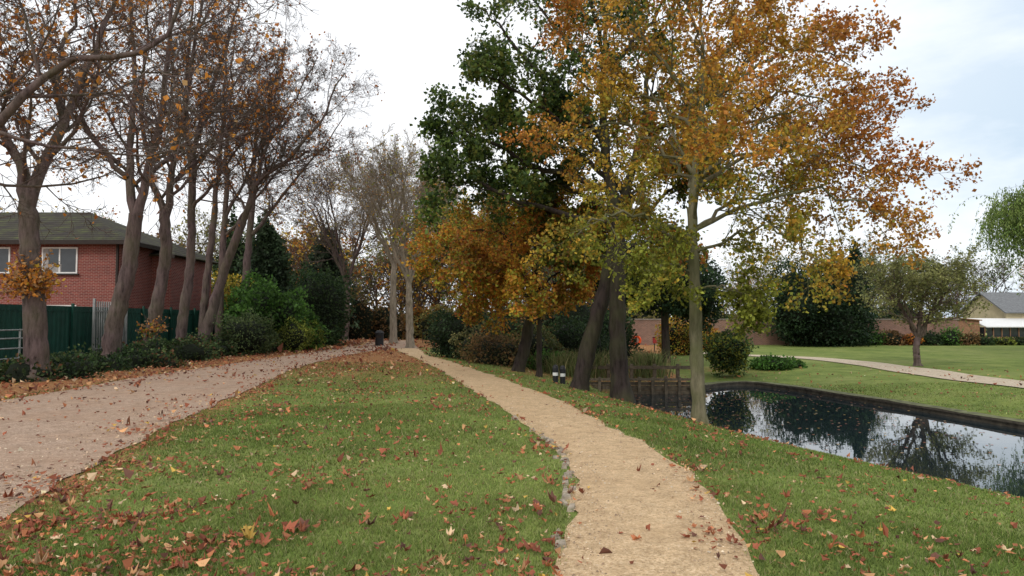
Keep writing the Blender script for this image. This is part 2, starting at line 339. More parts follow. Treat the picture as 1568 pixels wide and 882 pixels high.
ltree(5,[([(-14.7,34,-.1),(-14.3,34,1.5),(-13.8,34,3.4),(-12.8,34,6.3)],.36,.24),([(-14.75,34.1,-.1),(-14.6,34.2,3),(-14.3,34.4,7)],.24,.18)],
 [([(-12.8,34,6.2),(-12.1,34,8.1),(-10.6,33.8,9.3),(-8.9,33.5,11.2),(-7.9,33.4,13.2)],.2,.03),
  ([(-12.7,34,6.4),(-12.2,34.3,8.8),(-11.9,34.6,11),(-11.2,35,15.5)],.18,.03),
  ([(-14.3,34.4,7),(-14,34.4,11.2),(-13.9,34.6,16)],.17,.03),
  ([(-12.4,34,9.2),(-10.8,34.4,11.8),(-9.6,34.8,14.5)],.11,.02),
  ([(-12.2,34,8),(-11.2,33,8.4),(-9.6,32.2,9),(-8,31.6,9.3)],.1,.02)],700,pal=(BR,RU,BR,OR),rs=.8)
ltree(6,[([(-15.1,37,-.1),(-15,37,4),(-14.8,37,8)],.26,.18)],
 [([(-14.8,37,8),(-14.7,37,12),(-14.5,37,17)],.19,.03),([(-14.8,37,7),(-13.6,37,9.5),(-12.6,36.8,12.5),(-12,36.6,15.5)],.14,.02),
  ([(-14.8,37,6),(-13,36.5,8),(-11.3,36,9.8),(-10,35.6,11)],.12,.02)],300,rs=.75)
ltree(7,[([(-15.4,41,-.1),(-15.2,41,4),(-14.9,41,8.5)],.33,.22)],
 [([(-14.9,41,8.5),(-14.8,41,12),(-14.6,41,16)],.2,.03),([(-14.9,41,6.5),(-13,41,9),(-11,41,11.5),(-9.6,41,13.5)],.16,.02),
  ([(-14.9,41,7.5),(-16.3,41,9.5),(-17.4,41,12)],.13,.02)],300,rs=.8)
ltree(8,[([(-13,12,-.1),(-12.8,12,2),(-12.4,12,4)],.38,.28)],
 [([(-12.4,12,3.9),(-10.4,12,4.4),(-8.55,12,5.1),(-7.7,12,5.9),(-6.4,12,6.05),(-5.7,12,6.8),(-5.5,12,8)],.15,.02),
  ([(-12.4,12,4),(-12,12.3,7),(-11,12.6,10),(-10.5,13,13)],.2,.04),
  ([(-12.4,12,4),(-12.9,13,7),(-12.5,14.3,10),(-12,15,13)],.18,.04),
  ([(-11.7,12.2,7),(-10.2,13.2,8.3),(-9,14.5,9.3),(-8,15.5,10)],.07,.015)],1500,rs=.75,size=.10)
def shoots(name,c,rad,n,pal,size,seed):
    R=np.random.default_rng(seed); mb=MB(); B=60
    d=nrm(R.normal(size=(B,3))*[1,1,.7]); L=rad*(.5+.5*R.random(B)); s=np.linspace(0,1,5)
    P=np.array(c)+d[:,None,:]*(L[:,None]*s)[...,None]; P[:,:,2]+=.15*s**2
    tubes(mb,P,np.full((B,5),.008),3); p=onb(P,n,R,.06); leaves(mb,p,size,pick(p,pal,R),R); return mb.build(name,[B_PURP,LEAF],loc=c)
shoots('trunk_shoots',(-12.6,18.8,2.55),.85,1100,(BR,OR,OR,TN,YL),.11,3)
shoots('trunk_shoots',(-13.9,27.8,1.2),.7,300,(BR,OR,TN,YG),.12,4)
mid=[dict(K=9,t0=.2,ang=.75,lr=.55,n=7,wob=.12,up=.06,rr=.45),dict(K=8,t0=.15,ang=.7,lr=.5,n=5,wob=.15,up=.05,rr=.55,rmin=.012),dict(K=8,t0=.15,ang=.7,lr=.55,n=4,wob=.16,up=.03,rr=.6,rmin=.009),dict(K=4,t0=.1,ang=.6,lr=.6,n=3,wob=.2,up=0,rr=.7,rmin=.008)]
def fork(x,y,zb,zf,top,sp,k,r,R):
    L=[]
    for i in range(k):
        a=i*6.283/k+R.random(); dx=math.cos(a)*sp*(.6+.5*R.random()); dy=math.sin(a)*sp*(.6+.5*R.random())
        L.append(([(x,y,zf),(x+dx*.35,y+dy*.35,zf+(top-zf)*.35),(x+dx*.75,y+dy*.75,zf+(top-zf)*.72),(x+dx,y+dy,top*(.85+.15*R.random()))],r*.55,.02))
    return L
R=np.random.default_rng(44)
tree('ash_tree',[([(-5.8,41,-.1),(-5.85,41,2),(-5.9,41,3.9)],.28,.2)],fork(-5.9,41,0,3.6,10.6,3.0,7,.24,R),mid,[(4,1500,.13,cf((YL,TN,YG,OR)),{})],B_PALE,51,rs=.85)
tree('ash_tree',[([(-7.9,48,-.1),(-7.95,48,3),(-7.9,48,5.5)],.3,.22)],fork(-7.9,48,0,5.2,11.5,3.4,7,.26,R),mid,[(4,1200,.14,cf((YL,TN,YG)),{})],B_PALE,52,rs=.85)
tree('ash_tree',[([(-12.5,54,-.1),(-12.4,54,2),(-12.4,54,4.5)],.3,.22)],fork(-12.4,54,0,4.2,12,4,7,.3,R),mid,[(4,1600,.15,cf((YL,TN,BR)),{})],B_PURP,53,rs=.8)
tree('ash_tree',[([(-3.6,52,-.1),(-3.4,52,2),(-3.4,52,4)],.26,.2)],fork(-3.4,52,0,4,10,3.2,6,.26,R),mid,[(4,4500,.16,cf((YL,OR,YG,YL)),{})],B_PURP,54,rs=.8)
# beech on the bank
def beechcol(p,R):
    d=np.hypot(p[:,0]-4.1,p[:,1]-16); h=p[:,2]
    t=np.clip(.18*d+.12*(h-4.8)+.32*clump(p,1.6)+.04*(p[:,0]-4)+R.normal(0,.2,len(p)),0,1)[:,None]
    a=np.array((.235,.26,.038)); b=np.array((.50,.30,.042)); c=np.array((.41,.155,.032))
    col=np.where(t<.5,a*(1-2*t)+b*2*t,b*(2-2*t)+c*(2*t-1))
    return np.clip(col*(1+.35*clump(p,3))[:,None]*np.exp(R.normal(0,.3,(len(p),1))),.004,.9)
bl=[]
def L(*pts,r=.055): bl.append((list(pts),r,.01))
L((4.05,16,3.9),(4.09,16,5.4),(4.28,16,7),(4.3,16,8.7),(4.4,16.1,10.2),r=.1)
L((4.02,16,4.4),(5.3,16.1,5.3),(6.8,16.3,5.6),(8.1,16.4,5.0)); L((4.2,16,6),(5.3,15.8,7.2),(6.4,15.6,7.6),(7.4,15.4,7.1))
L((4.05,16,3.6),(5.6,15.6,4.3),(7.2,15.2,4.2),(7.9,15,3.7)); L((4.1,16,5.2),(5.4,16.8,6.2),(6.9,17.4,6.5),(7.9,17.8,6.1))
L((4.05,16,4.9),(2.85,16.1,5.9),(1.9,16.2,6),(1.0,16.3,5.5)); L((4.03,16,3.4),(2.8,15.7,3.9),(1.9,15.3,3.8),(1.3,15,3.3))
L((4.2,16,6.5),(3.1,15.8,7.7),(2.2,15.6,8.3),(1.6,15.5,8.3)); L((4.25,16,7),(5.3,16.3,8.3),(6,16.5,9.2))
L((4.05,16,3.1),(4.9,15.4,3.5),(5.7,14.9,3.4),(6.3,14.6,2.8),r=.04); L((4.05,16,3.8),(4.0,14.8,4.8),(3.9,13.6,5.2),(3.9,12.9,5.1),r=.045)
L((4.1,16,5.6),(4.6,14.7,6.7),(5,13.6,7.1),r=.045); L((4.1,16,4.5),(3.9,17.4,5.5),(3.8,18.8,6)); L((4.1,16,2.6),(3.4,15.4,2.8),(2.9,15,2.4),r=.025); L((4.1,16,2.3),(4.8,15.6,2.3),(5.3,15.3,1.9),r=.025)
L((4.05,16,3.6),(5.2,17,4.4),(6.6,17.6,4.7),(7.6,18,4.4)); L((4.05,16,3.2),(3.2,16.8,3.8),(2.4,17.3,4.1),r=.04); L((4.2,16,5.8),(3.2,16.6,6.8),(2.3,17,7.2)); L((4.1,16,4.7),(5.4,15.2,5.8),(6.6,14.6,6.2),r=.045)
L((4.28,16,7.3),(3.8,15.2,8.6),(3.4,14.8,9.4),r=.04); L((4.1,16,5.0),(5.8,16.0,5.4),(7.4,15.9,5.2),(8.5,15.8,4.5),r=.045); L((4.15,16,5.7),(5.7,16.4,6.6),(7.1,16.7,6.9),(8.2,16.9,6.4),r=.045)
tree('beech_tree',[([(4.16,16,-.85),(4.1,16,.6),(4.08,16,2.2),(4.02,16,4.1)],.17,.11)],bl,
 [dict(K=9,t0=.1,ang=.8,lr=.5,n=6,wob=.12,up=.02,rr=.45,rmin=.007,fall=.45),dict(K=7,t0=.15,ang=.75,lr=.55,n=5,wob=.15,up=.0,rr=.5,rmin=.004),dict(K=4,t0=.15,ang=.7,lr=.6,n=3,wob=.15,up=-.03,rr=.6,rmin=.003)],
 [(3,46000,.084,beechcol,dict(jit=.06)),(2,9000,.084,beechcol,dict(jit=.08))],B_GREEN,61)
# oak
ol=[([(3.05,21.5,5.2),(2.75,21.5,7.7),(2.85,21.6,10),(3,21.7,13)],.18,.03),
 ([(2.8,21.5,7),(1.3,21.3,8.6),(.1,21,9.7),(-.8,20.8,10.8)],.12,.02),([(3.0,21.5,5.5),(.9,21.6,6.2),(-.9,21.8,7.2),(-2,22,7.4)],.12,.02),
 ([(3.1,21.5,4.5),(.5,21.0,5.0),(-1.0,20.8,5.6),(-2.0,20.6,5.5)],.1,.02),([(2.8,21.6,8.8),(1.5,22.3,10.6),(.4,22.8,12.4)],.1,.02),
 ([(2.85,21.6,9.2),(4.2,21.6,10.6),(5.2,21.4,12.2)],.1,.02),([(2.8,21.5,8),(2.5,20,9.6),(1.9,18.9,10.8)],.09,.02),([(3,21.5,6),(2.4,23.3,7.6),(1.8,25,8.6)],.1,.02),
 ([(3.0,21.5,6.2),(1.5,20.6,7.2),(0,19.8,8.1),(-1.0,19.3,8.3)],.09,.02),([(3.0,21.5,5.8),(1.6,22.3,7),(.2,22.8,7.6),(-.8,23,7.6)],.09,.02),([(3.0,21.5,4.9),(1.6,22.5,5.8),(.2,23.2,6.2)],.08,.02)]
ocol=cf((DG,DG,GN,GN,(.16,.17,.038)),.4,1.3)
oflt=lambda p:(p[:,2]<8.8)|(np.random.default_rng(1).random(len(p))<.4)
tree('oak_tree',[([(3.25,21.5,-.85),(3.15,21.5,1.4),(3.2,21.5,3.4),(3.05,21.5,5.4)],.28,.19)],ol,
 [dict(K=8,t0=.25,ang=.85,lr=.42,n=7,wob=.22,up=.05,rr=.45,rmin=.012),dict(K=6,t0=.2,ang=.8,lr=.5,n=5,wob=.22,up=.03,rr=.5,rmin=.008),dict(K=5,t0=.25,ang=.8,lr=.5,n=4,wob=.2,up=0,rr=.6,rmin=.006)],
 [(3,38000,.13,ocol,dict(jit=.12,flt=oflt))],B_DARK,71)
tree('oak_tree',[([(1.95,22,-.85),(2.4,22,1),(2.95,22,3),(3.5,22.2,5.4)],.28,.18)],
 [([(3.5,22.2,5.3),(4.3,22.4,8.4),(4.6,22.6,11.5)],.16,.03),([(3.3,22.1,4.6),(4.9,22.5,5.6),(6.2,23,6.2)],.08,.02),([(3.5,22.2,5.4),(2.6,23,7.3),(2.2,24,9)],.1,.02),([(3.9,22.3,7),(5.4,22.6,8.2),(6.6,23,9)],.08,.02),
  ([(3.2,22.1,4.2),(2.2,23,4.9),(1.2,23.6,5.2)],.06,.02),([(3.1,22.1,3.6),(4.4,22.8,4.1),(5.6,23.3,3.9)],.06,.02),([(3.0,22.1,3.4),(2.2,22.6,3.9),(1.4,23,3.7)],.05,.02),([(3.4,22.2,5),(4.6,21.6,6.4),(5.8,21.2,7)],.07,.02)],
 [dict(K=8,t0=.2,ang=.85,lr=.5,n=7,wob=.2,up=.03,rr=.45,rmin=.01),dict(K=6,t0=.2,ang=.8,lr=.5,n=5,wob=.2,up=.0,rr=.5,rmin=.008),dict(K=4,t0=.2,ang=.8,lr=.5,n=4,wob=.2,up=0,rr=.6,rmin=.006)],
 [(3,26000,.13,cf((DG,GN,(.17,.145,.03),YG,RU,OR)),dict(jit=.12))],B_DARK,72)
hl=[dict(K=9,t0=.15,ang=.95,lr=.55,n=6,wob=.13,up=.0,rr=.45,rmin=.01),dict(K=6,t0=.15,ang=.8,lr=.55,n=5,wob=.15,up=-.02,rr=.55,rmin=.007),dict(K=4,t0=.15,ang=.8,lr=.55,n=4,wob=.15,up=-.04,rr=.6,rmin=.005)]
pal1=((.13,.13,.03),YG,(.48,.27,.04),(.50,.29,.04),RU,OR)
tree('hornbeam_tree',[([(.15,25,-.4),(.5,25,.9),(.72,25,2.3),(.85,25,3.6)],.22,.14)],
 [([(.85,25,3.5),(.8,25,4.8),(.6,25,6.2)],.1,.02),([(.8,25,3),(-.6,24.7,3.7),(-1.8,24.5,3.9),(-2.7,24.4,3.6)],.07,.015),([(.8,25,2.8),(-.2,24,3.2),(-1.4,23.2,3.1)],.06,.015),
  ([(.8,25,3.4),(2,25.3,4.4),(3.2,25.6,4.7)],.07,.015),([(.8,25,3.8),(-.6,25.6,4.7),(-1.8,26,4.9)],.07,.015),([(.85,25,3.7),(1.2,24,4.9),(1.6,23,5.3)],.06,.015),([(.8,25,2.6),(1.6,24.2,2.9),(2.3,23.6,2.6)],.05,.015),([(.75,25,2.4),(-.3,24.4,2.6),(-1.2,24,2.2)],.05,.015)],
 hl,[(3,24000,.11,cf(pal1,.45,1.2),dict(jit=.09))],B_DARK,81)
tree('hornbeam_tree',[([(.9,24,-.45),(.9,24,1.5),(.85,24,3)],.1,.07)],
 [([(.85,24,2.9),(.8,24,4.2),(.7,24,5.4)],.06,.012),([(.85,24,2.3),(0,23.6,3),(-.9,23.3,3)],.04,.012),([(.85,24,2.6),(1.8,23.7,3.3),(2.6,23.5,3.4)],.04,.012),([(.85,24,2),(.4,23,2.5),(0,22.3,2.4)],.04,.012)],
 hl,[(3,7500,.11,cf((RU,OR,(.55,.25,.04),YG,YL)),dict(jit=.07))],B_DARK,82)
tree('hornbeam_tree',[([(-.6,31,-.3),(-.5,31,1.6),(-.5,31,3)],.2,.13)],fork(-.5,31,0,2.8,6.2,2.9,8,.2,R),hl,[(3,13000,.14,cf((YG,GN,(.32,.25,.05),OR)),dict(jit=.1))],B_DARK,83)
tree('apple_tree',[([(18,32,-.45),(17.95,32,.3),(18.05,32,.9)],.15,.12)],fork(18.05,32,0,.8,3.8,2.0,8,.17,R),
 [dict(K=8,t0=.2,ang=.9,lr=.6,n=6,wob=.18,up=.04,rr=.5,rmin=.010),dict(K=6,t0=.15,ang=.8,lr=.55,n=5,wob=.18,up=.06,rr=.55,rmin=.007),dict(K=5,t0=.15,ang=.7,lr=.6,n=4,wob=.15,up=.08,rr=.6,rmin=.006)],
 [(3,14000,.10,cf(((.17,.19,.075),(.25,.25,.09),(.2,.2,.075))),dict(jit=.1))],B_PURP,91)
# willow at the right edge
R=np.random.default_rng(8)
mbw=MB(); tr=poly([(32.6,40,-.4),(32.4,40,3),(32.2,40,6)],10); tubes(mbw,tr[None],np.linspace(.45,.25,10)[None],10)
P0=np.stack([poly([(32.2,40,5.5),(32.2-2.2*math.cos(a)*.9,40+2.6*math.sin(a),8.0),(32.2-4.0*math.cos(a),40+4*math.sin(a),8.1+R.random()*.8)],10) for a in np.linspace(-2.6,2.6,14)])
tubes(mbw,P0,np.tile(np.linspace(.14,.03,10),(14,1)),6)
P1,R1=kids(P0,np.tile(np.linspace(.14,.03,10),(14,1)),10,.3,.8,.35,6,.12,.05,.4,R); tubes(mbw,P1,R1,4)
P2,R2=kids(P1,R1,7,.2,1.0,2.7,8,.05,-.6,.5,R,fall=.2); tubes(mbw,P2,R2,3)
p=onb(P2,38000,R,.07,.05); leaves(mbw,p,.16,pick(p,((.17,.25,.06),(.24,.31,.09),(.12,.19,.05)),R),R,down=2.5,wr=.2); mbw.build('willow_tree',[B_DARK,LEAF],loc=(32.6,40,-.4))
# ---------------------------------------------------------------- shrubs
def blob(mb,c,r,n,size,pal,R,lobes=14,k=9,shell=.3,core=True,cone=0):
    c=np.array(c,float); r=np.array(r,float)
    l=nrm(R.normal(size=(lobes,3))); la=.25+.35*R.random(lobes)
    def rad(d):
        e=np.exp(-k*(1-d@l.T))*la; return .72+e.max(1)
    d=nrm(R.normal(size=(n,3))); 
    rr=rad(d)*(1.06-shell*R.random(n)**1.6)
    spr=R.random(n)<.05; rr=np.where(spr,rr*(1.02+.16*R.random(n)),rr)
    p=d*rr[:,None]
    if cone: p[:,:2]*=np.clip(1-cone*(p[:,2:]*.5+.5),.05,2)
    p=c+p*r
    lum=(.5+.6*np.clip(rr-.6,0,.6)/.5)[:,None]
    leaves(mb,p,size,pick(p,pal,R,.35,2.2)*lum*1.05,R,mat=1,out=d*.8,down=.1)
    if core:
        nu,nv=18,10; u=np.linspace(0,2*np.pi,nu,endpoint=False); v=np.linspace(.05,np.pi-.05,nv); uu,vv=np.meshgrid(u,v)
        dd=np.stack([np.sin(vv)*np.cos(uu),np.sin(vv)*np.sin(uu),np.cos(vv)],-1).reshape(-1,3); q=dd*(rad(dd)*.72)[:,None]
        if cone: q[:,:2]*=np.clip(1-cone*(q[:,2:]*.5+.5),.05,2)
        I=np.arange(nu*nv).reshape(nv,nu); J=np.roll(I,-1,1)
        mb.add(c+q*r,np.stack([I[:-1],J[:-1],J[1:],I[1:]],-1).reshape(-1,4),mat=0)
def shrubs(name,items,seed,trunk=None,bk=B_DARK):
    R=np.random.default_rng(seed); mb=MB()
    for it in items: blob(mb,R=R,**it)
    if trunk:
        P=poly(trunk[0],10); tubes(mb,P[None],np.linspace(trunk[1],trunk[2],10)[None],8,mat=2)
    c=items[0]['c']; return mb.build(name,[CORE,LEAF,bk],loc=(c[0],c[1],0))
pDG=((.022,.05,.017),(.04,.072,.023),(.055,.092,.03)); pLG=((.055,.13,.024),(.09,.19,.034),(.045,.10,.02)); pIV=((.035,.065,.022),(.055,.095,.03),(.10,.135,.05),(.16,.075,.035))
pYG=((.16,.2,.032),(.24,.27,.045),(.11,.15,.03)); pBR=((.15,.09,.04),(.24,.14,.055),(.12,.11,.04)); pYW=((.012,.03,.012),(.022,.045,.017),(.034,.06,.022))
R=np.random.default_rng(21)
it=[]
for i in range(58):
    y=11+i*.62+R.random()*.4; x=-11.9-R.random()*2.4-(.8 if y<18 else 0)
    h=.35+.35*R.random()+(.25 if y>26 else 0); it.append(dict(c=(x,y,.1),r=(.85+.4*R.random(),.85,h),n=850,size=.11,pal=pIV if R.random()<.7 else pDG,lobes=9))
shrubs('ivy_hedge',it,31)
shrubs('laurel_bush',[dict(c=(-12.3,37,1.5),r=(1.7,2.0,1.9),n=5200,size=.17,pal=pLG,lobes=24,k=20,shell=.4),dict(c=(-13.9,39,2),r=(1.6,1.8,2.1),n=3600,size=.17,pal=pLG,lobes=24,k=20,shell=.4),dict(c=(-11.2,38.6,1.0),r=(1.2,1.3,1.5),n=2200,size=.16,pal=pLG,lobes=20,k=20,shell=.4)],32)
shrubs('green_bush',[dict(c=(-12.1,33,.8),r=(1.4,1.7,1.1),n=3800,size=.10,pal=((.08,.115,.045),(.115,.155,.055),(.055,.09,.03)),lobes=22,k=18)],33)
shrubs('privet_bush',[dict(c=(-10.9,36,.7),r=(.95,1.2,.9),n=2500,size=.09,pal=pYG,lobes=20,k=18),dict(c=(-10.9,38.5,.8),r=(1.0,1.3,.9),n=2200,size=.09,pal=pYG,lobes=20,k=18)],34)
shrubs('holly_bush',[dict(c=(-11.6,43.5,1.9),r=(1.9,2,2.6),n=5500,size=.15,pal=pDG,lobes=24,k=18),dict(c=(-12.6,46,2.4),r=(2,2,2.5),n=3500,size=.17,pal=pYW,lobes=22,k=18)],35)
shrubs('spruce_tree',[dict(c=(-17,50,4.5),r=(2.8,2.6,4.7),n=8000,size=.24,pal=((.04,.07,.035),(.055,.09,.04)),cone=.72,lobes=34,k=22,shell=.5)],36)
shrubs('spruce_tree',[dict(c=(-20.6,53,4.6),r=(2.6,2.6,5),n=6000,size=.22,pal=pDG,cone=.8,lobes=34,k=22,shell=.5)],37)
shrubs('spruce_tree',[dict(c=(-14.6,56,4.4),r=(2.8,2.6,4.6),n=6000,size=.24,pal=((.045,.075,.04),(.07,.105,.055)),cone=.7,lobes=34,k=22,shell=.5)],38)
shrubs('yellow_maple_tree',[dict(c=(-18.2,46,2.6),r=(2,2,2.4),n=4500,size=.15,pal=(YL,YG,(.6,.45,.07)),core=False,shell=.8)],39,trunk=([(-18.2,46,0),(-18.1,46,2),(-18.2,46,4)],.15,.04))
shrubs('yew_bush',[dict(c=(-2.4,31.5,.9),r=(1.2,1.3,1.15),n=5000,size=.10,pal=pYW),dict(c=(-1.6,32.5,.8),r=(1.0,1.2,1.1),n=2500,size=.10,pal=pYW)],41)
shrubs('brown_shrub',[dict(c=(-.6,27.8,.25),r=(1.3,1.5,.95),n=4200,size=.09,pal=pBR,lobes=22,k=18,shell=.45),dict(c=(-1.2,29.5,.4),r=(1.1,1.2,1.1),n=2600,size=.1,pal=((.10,.11,.04),(.15,.135,.05)),lobes=22,k=18)],42)
shrubs('waterside_shrub',[dict(c=(.9,29,.2),r=(1.5,1.5,1.2),n=3800,size=.11,pal=((.10,.12,.04),(.13,.15,.05),(.18,.13,.04))),dict(c=(2.6,30.5,.4),r=(1.6,1.4,1.3),n=3800,size=.11,pal=pDG),
   dict(c=(4.2,33,.5),r=(1.6,1.4,1.4),n=3200,size=.12,pal=pYW),dict(c=(1.4,27,-.2),r=(.8,.7,.6),n=1500,size=.1,pal=pLG)],43)
shrubs('yew_tree',[dict(c=(7.3,35,3.5),r=(2.6,2.3,1.7),n=9000,size=.14,pal=pYW,lobes=22),dict(c=(5.2,36,4.2),r=(2.2,2,1.7),n=5000,size=.14,pal=pYW,lobes=18),dict(c=(9.2,36,2.8),r=(1.6,1.6,1.5),n=3500,size=.14,pal=pYW)],44,trunk=([(7.5,35,-.6),(7.45,35,1.2),(7.4,35,3)],.22,.16))
shrubs('spotted_laurel_bush',[dict(c=(8.7,29,.35),r=(.95,.9,.98),n=4200,size=.10,pal=((.05,.10,.03),(.08,.13,.035),(.05,.085,.025),(.24,.24,.035)),lobes=20,k=16,shell=.4)],45)
shrubs('low_green_shrub',[dict(c=(11.2,31,-.35),r=(.9,.7,.4),n=1600,size=.12,pal=pLG),dict(c=(12.2,31.6,-.4),r=(.6,.5,.3),n=700,size=.12,pal=pLG)],46)
shrubs('golden_shrub',[dict(c=(9.5,41,.4),r=(1.3,1,1.5),n=3400,size=.13,pal=((.55,.35,.05),YG,OR,YL),shell=.5),dict(c=(12.4,47,.4),r=(1.2,1,1.4),n=2200,size=.14,pal=(OR,YL,RU),shell=.5)],47)
shrubs('dark_hedge',[dict(c=(-1+2.3*i,44+.4*(i%2),.8),r=(1.8,1.3,1.5+.6*((i*7)%3)),n=2600,size=.16,pal=[pDG,pBR,pYW][i%3]) for i in range(4)],48)
shrubs('yew_tree',[dict(c=(22.4,55,2.8),r=(3.0,2.6,3.1),n=8000,size=.2,pal=pYW,lobes=28,k=16,shell=.4),dict(c=(25.6,56,3.0),r=(2.4,2.4,3.3),n=5500,size=.2,pal=pYW,lobes=26,k=16,shell=.4),dict(c=(23.9,55,1.1),r=(3.6,2.2,1.8),n=4500,size=.2,pal=pYW,lobes=20)],49)
shrubs('cypress_tree',[dict(c=(27.2,57,3.4),r=(1.9,1.9,4.6),n=5500,size=.2,pal=pYW,cone=.75,lobes=26,k=18)],50)
shrubs('cypress_tree',[dict(c=(30,66,3.2),r=(3.2,2.5,4.2),n=5500,size=.26,pal=((.055,.09,.065),(.08,.125,.09)),cone=.6,lobes=26,k=16)],51)
shrubs('garden_border',[dict(c=(27+1.5*i,56.8,.1),r=(1.0,.7,.4+.2*(i%3)),n=700,size=.16,pal=[pDG,pLG,pBR,((.4,.12,.05),OR)][i%4]) for i in range(7)]+[dict(c=(37.5+1.4*i,57,-.1),r=(1.0,.6,.35),n=500,size=.16,pal=[pDG,pYG][i%2]) for i in range(6)],52)
R=np.random.default_rng(61); mb=MB()
for cx,cy,nn in((1.9,26.2,500),(3.0,27.6,500),(5.2,27.8,400)):
    p=np.c_[cx+R.normal(0,.4,nn),cy+R.normal(0,.3,nn),np.full(nn,-.6)]; h=.6+.6*R.random((nn,1)); t=R.normal(0,.28,(nn,2)); w=.014
    v=np.stack([p-[w,0,0],p+[w,0,0],p+np.c_[t*.5,h*.7]+[w*.7,0,0],p+np.c_[t*1.3,h],p+np.c_[t*.5,h*.7]-[w*.7,0,0]],1)
    mb.add(v.reshape(-1,3),np.arange(nn*5).reshape(-1,5),col=np.repeat(pick(p,((.2,.2,.08),(.12,.16,.05),(.3,.25,.12)),R),5,axis=0))
mb.build('pond_reeds',[GRASSM])
# ---------------------------------------------------------------- distant woodland
R=np.random.default_rng(77); mb=MB()
def far_tree(x,y,h,pal,dens,R,gz0=-.3):
    n=5; P=np.stack([poly([(x,y,gz0),(x+R.normal(0,.2),y,h*.3),(x+R.normal(0,h*.16),y+R.normal(0,h*.12),h*.65),(x+R.normal(0,h*.25),y+R.normal(0,h*.15),h*(.85+.12*R.random()))],9) for _ in range(n)])
    Rd=np.tile(np.linspace(.13,.03,9)*h/10,(n,1)); tubes(mb,P,Rd,5)
    P,Rd=kids(P,Rd,9,.2,.8,.42,6,.15,.06,.5,R,rmin=.02); tubes(mb,P,Rd,3)
    P,Rd=kids(P,Rd,8,.2,.75,.5,4,.15,.04,.6,R,rmin=.016); tubes(mb,P,Rd,3)
    P,Rd=kids(P,Rd,5,.2,.7,.6,3,.15,.04,.6,R,rmin=.014); tubes(mb,P,Rd,3)
    if dens: p=onb(P,dens,R,.25); leaves(mb,p,.27,pick(p,pal,R),R)
pals=[((.38,.27,.06),YL,OR),((.18,.18,.055),(.27,.25,.07)),(BR,(.27,.17,.07),RU),((.08,.12,.04),(.13,.15,.05))]
for i in range(30):
    x=-36+i*1.75+R.normal(0,.8); y=58+R.random()*28; far_tree(x,y,7.5+3.2*R.random(),pals[i%4],int(1000+1600*R.random()),R)
for i in range(13):
    x=12+i*5+R.normal(0,1.5); y=82+R.random()*25; far_tree(x,y,7.5+2.5*R.random(),pals[(i*3)%4],int(500+900*R.random()),R)
for i in range(10):
    x=-90+i*6+R.normal(0,1.5); y=62+R.random()*25; far_tree(x,y,9+3*R.random(),pals[(i)%4],700,R)
mb.build('distant_trees',[B_PURP,LEAF])
it=[]
for i in range(44):
    x=-62+i*3.4+R.normal(0,1); y=74+R.random()*35
    it.append(dict(c=(x,y,.9),r=(2.8,2,1.6+1.7*R.random()),n=1000,size=.38,pal=[pDG,pBR,((.18,.15,.055),(.24,.2,.07)),((.09,.11,.04),(.125,.125,.05))][i%4],lobes=12))
for i in range(14):
    it.append(dict(c=(-27+i*2.1,57+R.random()*7,1.0),r=(1.8,1.3,1.4+1.5*R.random()),n=1500,size=.22,pal=[pBR,((.38,.25,.065),OR),((.18,.18,.055),(.27,.22,.065)),pBR][i%4],lobes=16,shell=.5))
shrubs('distant_undergrowth',it,78)
# ---------------------------------------------------------------- buildings
def brick(name,c1,c2,mort,sx=1):
    m,nt=newmat(name); tc=N(nt,'ShaderNodeTexCoord'); s=N(nt,'ShaderNodeSeparateXYZ'); nt.links.new(tc.outputs['Object'],s.inputs[0])
    a=N(nt,'ShaderNodeMath',operation='ADD'); nt.links.new(s.outputs[0],a.inputs[0]); nt.links.new(s.outputs[1],a.inputs[1])
    cb=N(nt,'ShaderNodeCombineXYZ'); nt.links.new(a.outputs[0],cb.inputs[0]); nt.links.new(s.outputs[2],cb.inputs[1])
    b=N(nt,'ShaderNodeTexBrick'); b.inputs['Scale'].default_value=1; b.inputs['Brick Width'].default_value=.225*sx; b.inputs['Row Height'].default_value=.075*sx; b.inputs['Mortar Size'].default_value=.010
    b.inputs['Color1'].default_value=(*c1,1); b.inputs['Color2'].default_value=(*c2,1); b.inputs['Mortar'].default_value=(*mort,1)
    nt.links.new(cb.outputs[0],b.inputs['Vector']); n=noise(nt,1.1,4)
    col=mixc(nt,.6,b.outputs[0],ramp(nt,n,[(.3,(.65,.65,.65)),(.7,(1.15,1.1,1.05))]),'MULTIPLY'); finish(nt,col,.9,b.outputs[1],.3,.01); return m
BRK=brick('red_brick',(.24,.052,.04),(.15,.032,.028),(.32,.22,.19)); BRK2=brick('old_brick',(.27,.135,.095),(.19,.095,.07),(.27,.22,.18))
m,nt=newmat('mossy_roof_tiles'); tc=N(nt,'ShaderNodeTexCoord'); w=N(nt,'ShaderNodeTexWave',wave_type='BANDS',bands_direction='Z'); w.inputs['Scale'].default_value=2.2; w.inputs['Distortion'].default_value=.6
nt.links.new(tc.outputs['Object'],w.inputs[0]); n=noise(nt,1.6,6,.7); 
col=ramp(nt,n,[(.4,(.035,.028,.024)),(.55,(.05,.048,.025)),(.72,(.09,.105,.03))]); col=mixc(nt,.7,col,ramp(nt,w.outputs[1],[(.1,(.25,.25,.25)),(.4,(1.1,1.1,1.1))]),'MULTIPLY'); finish(nt,col,.95,w.outputs[1],.5,.03); ROOF=m
WHITE=plain('white_paint',(.72,.72,.70),.5,.08); GLASS=plain('window_glass',(.03,.035,.04),.06,.3,1.5,spec=.6); DKW=plain('dark_timber',(.03,.022,.018),.7)
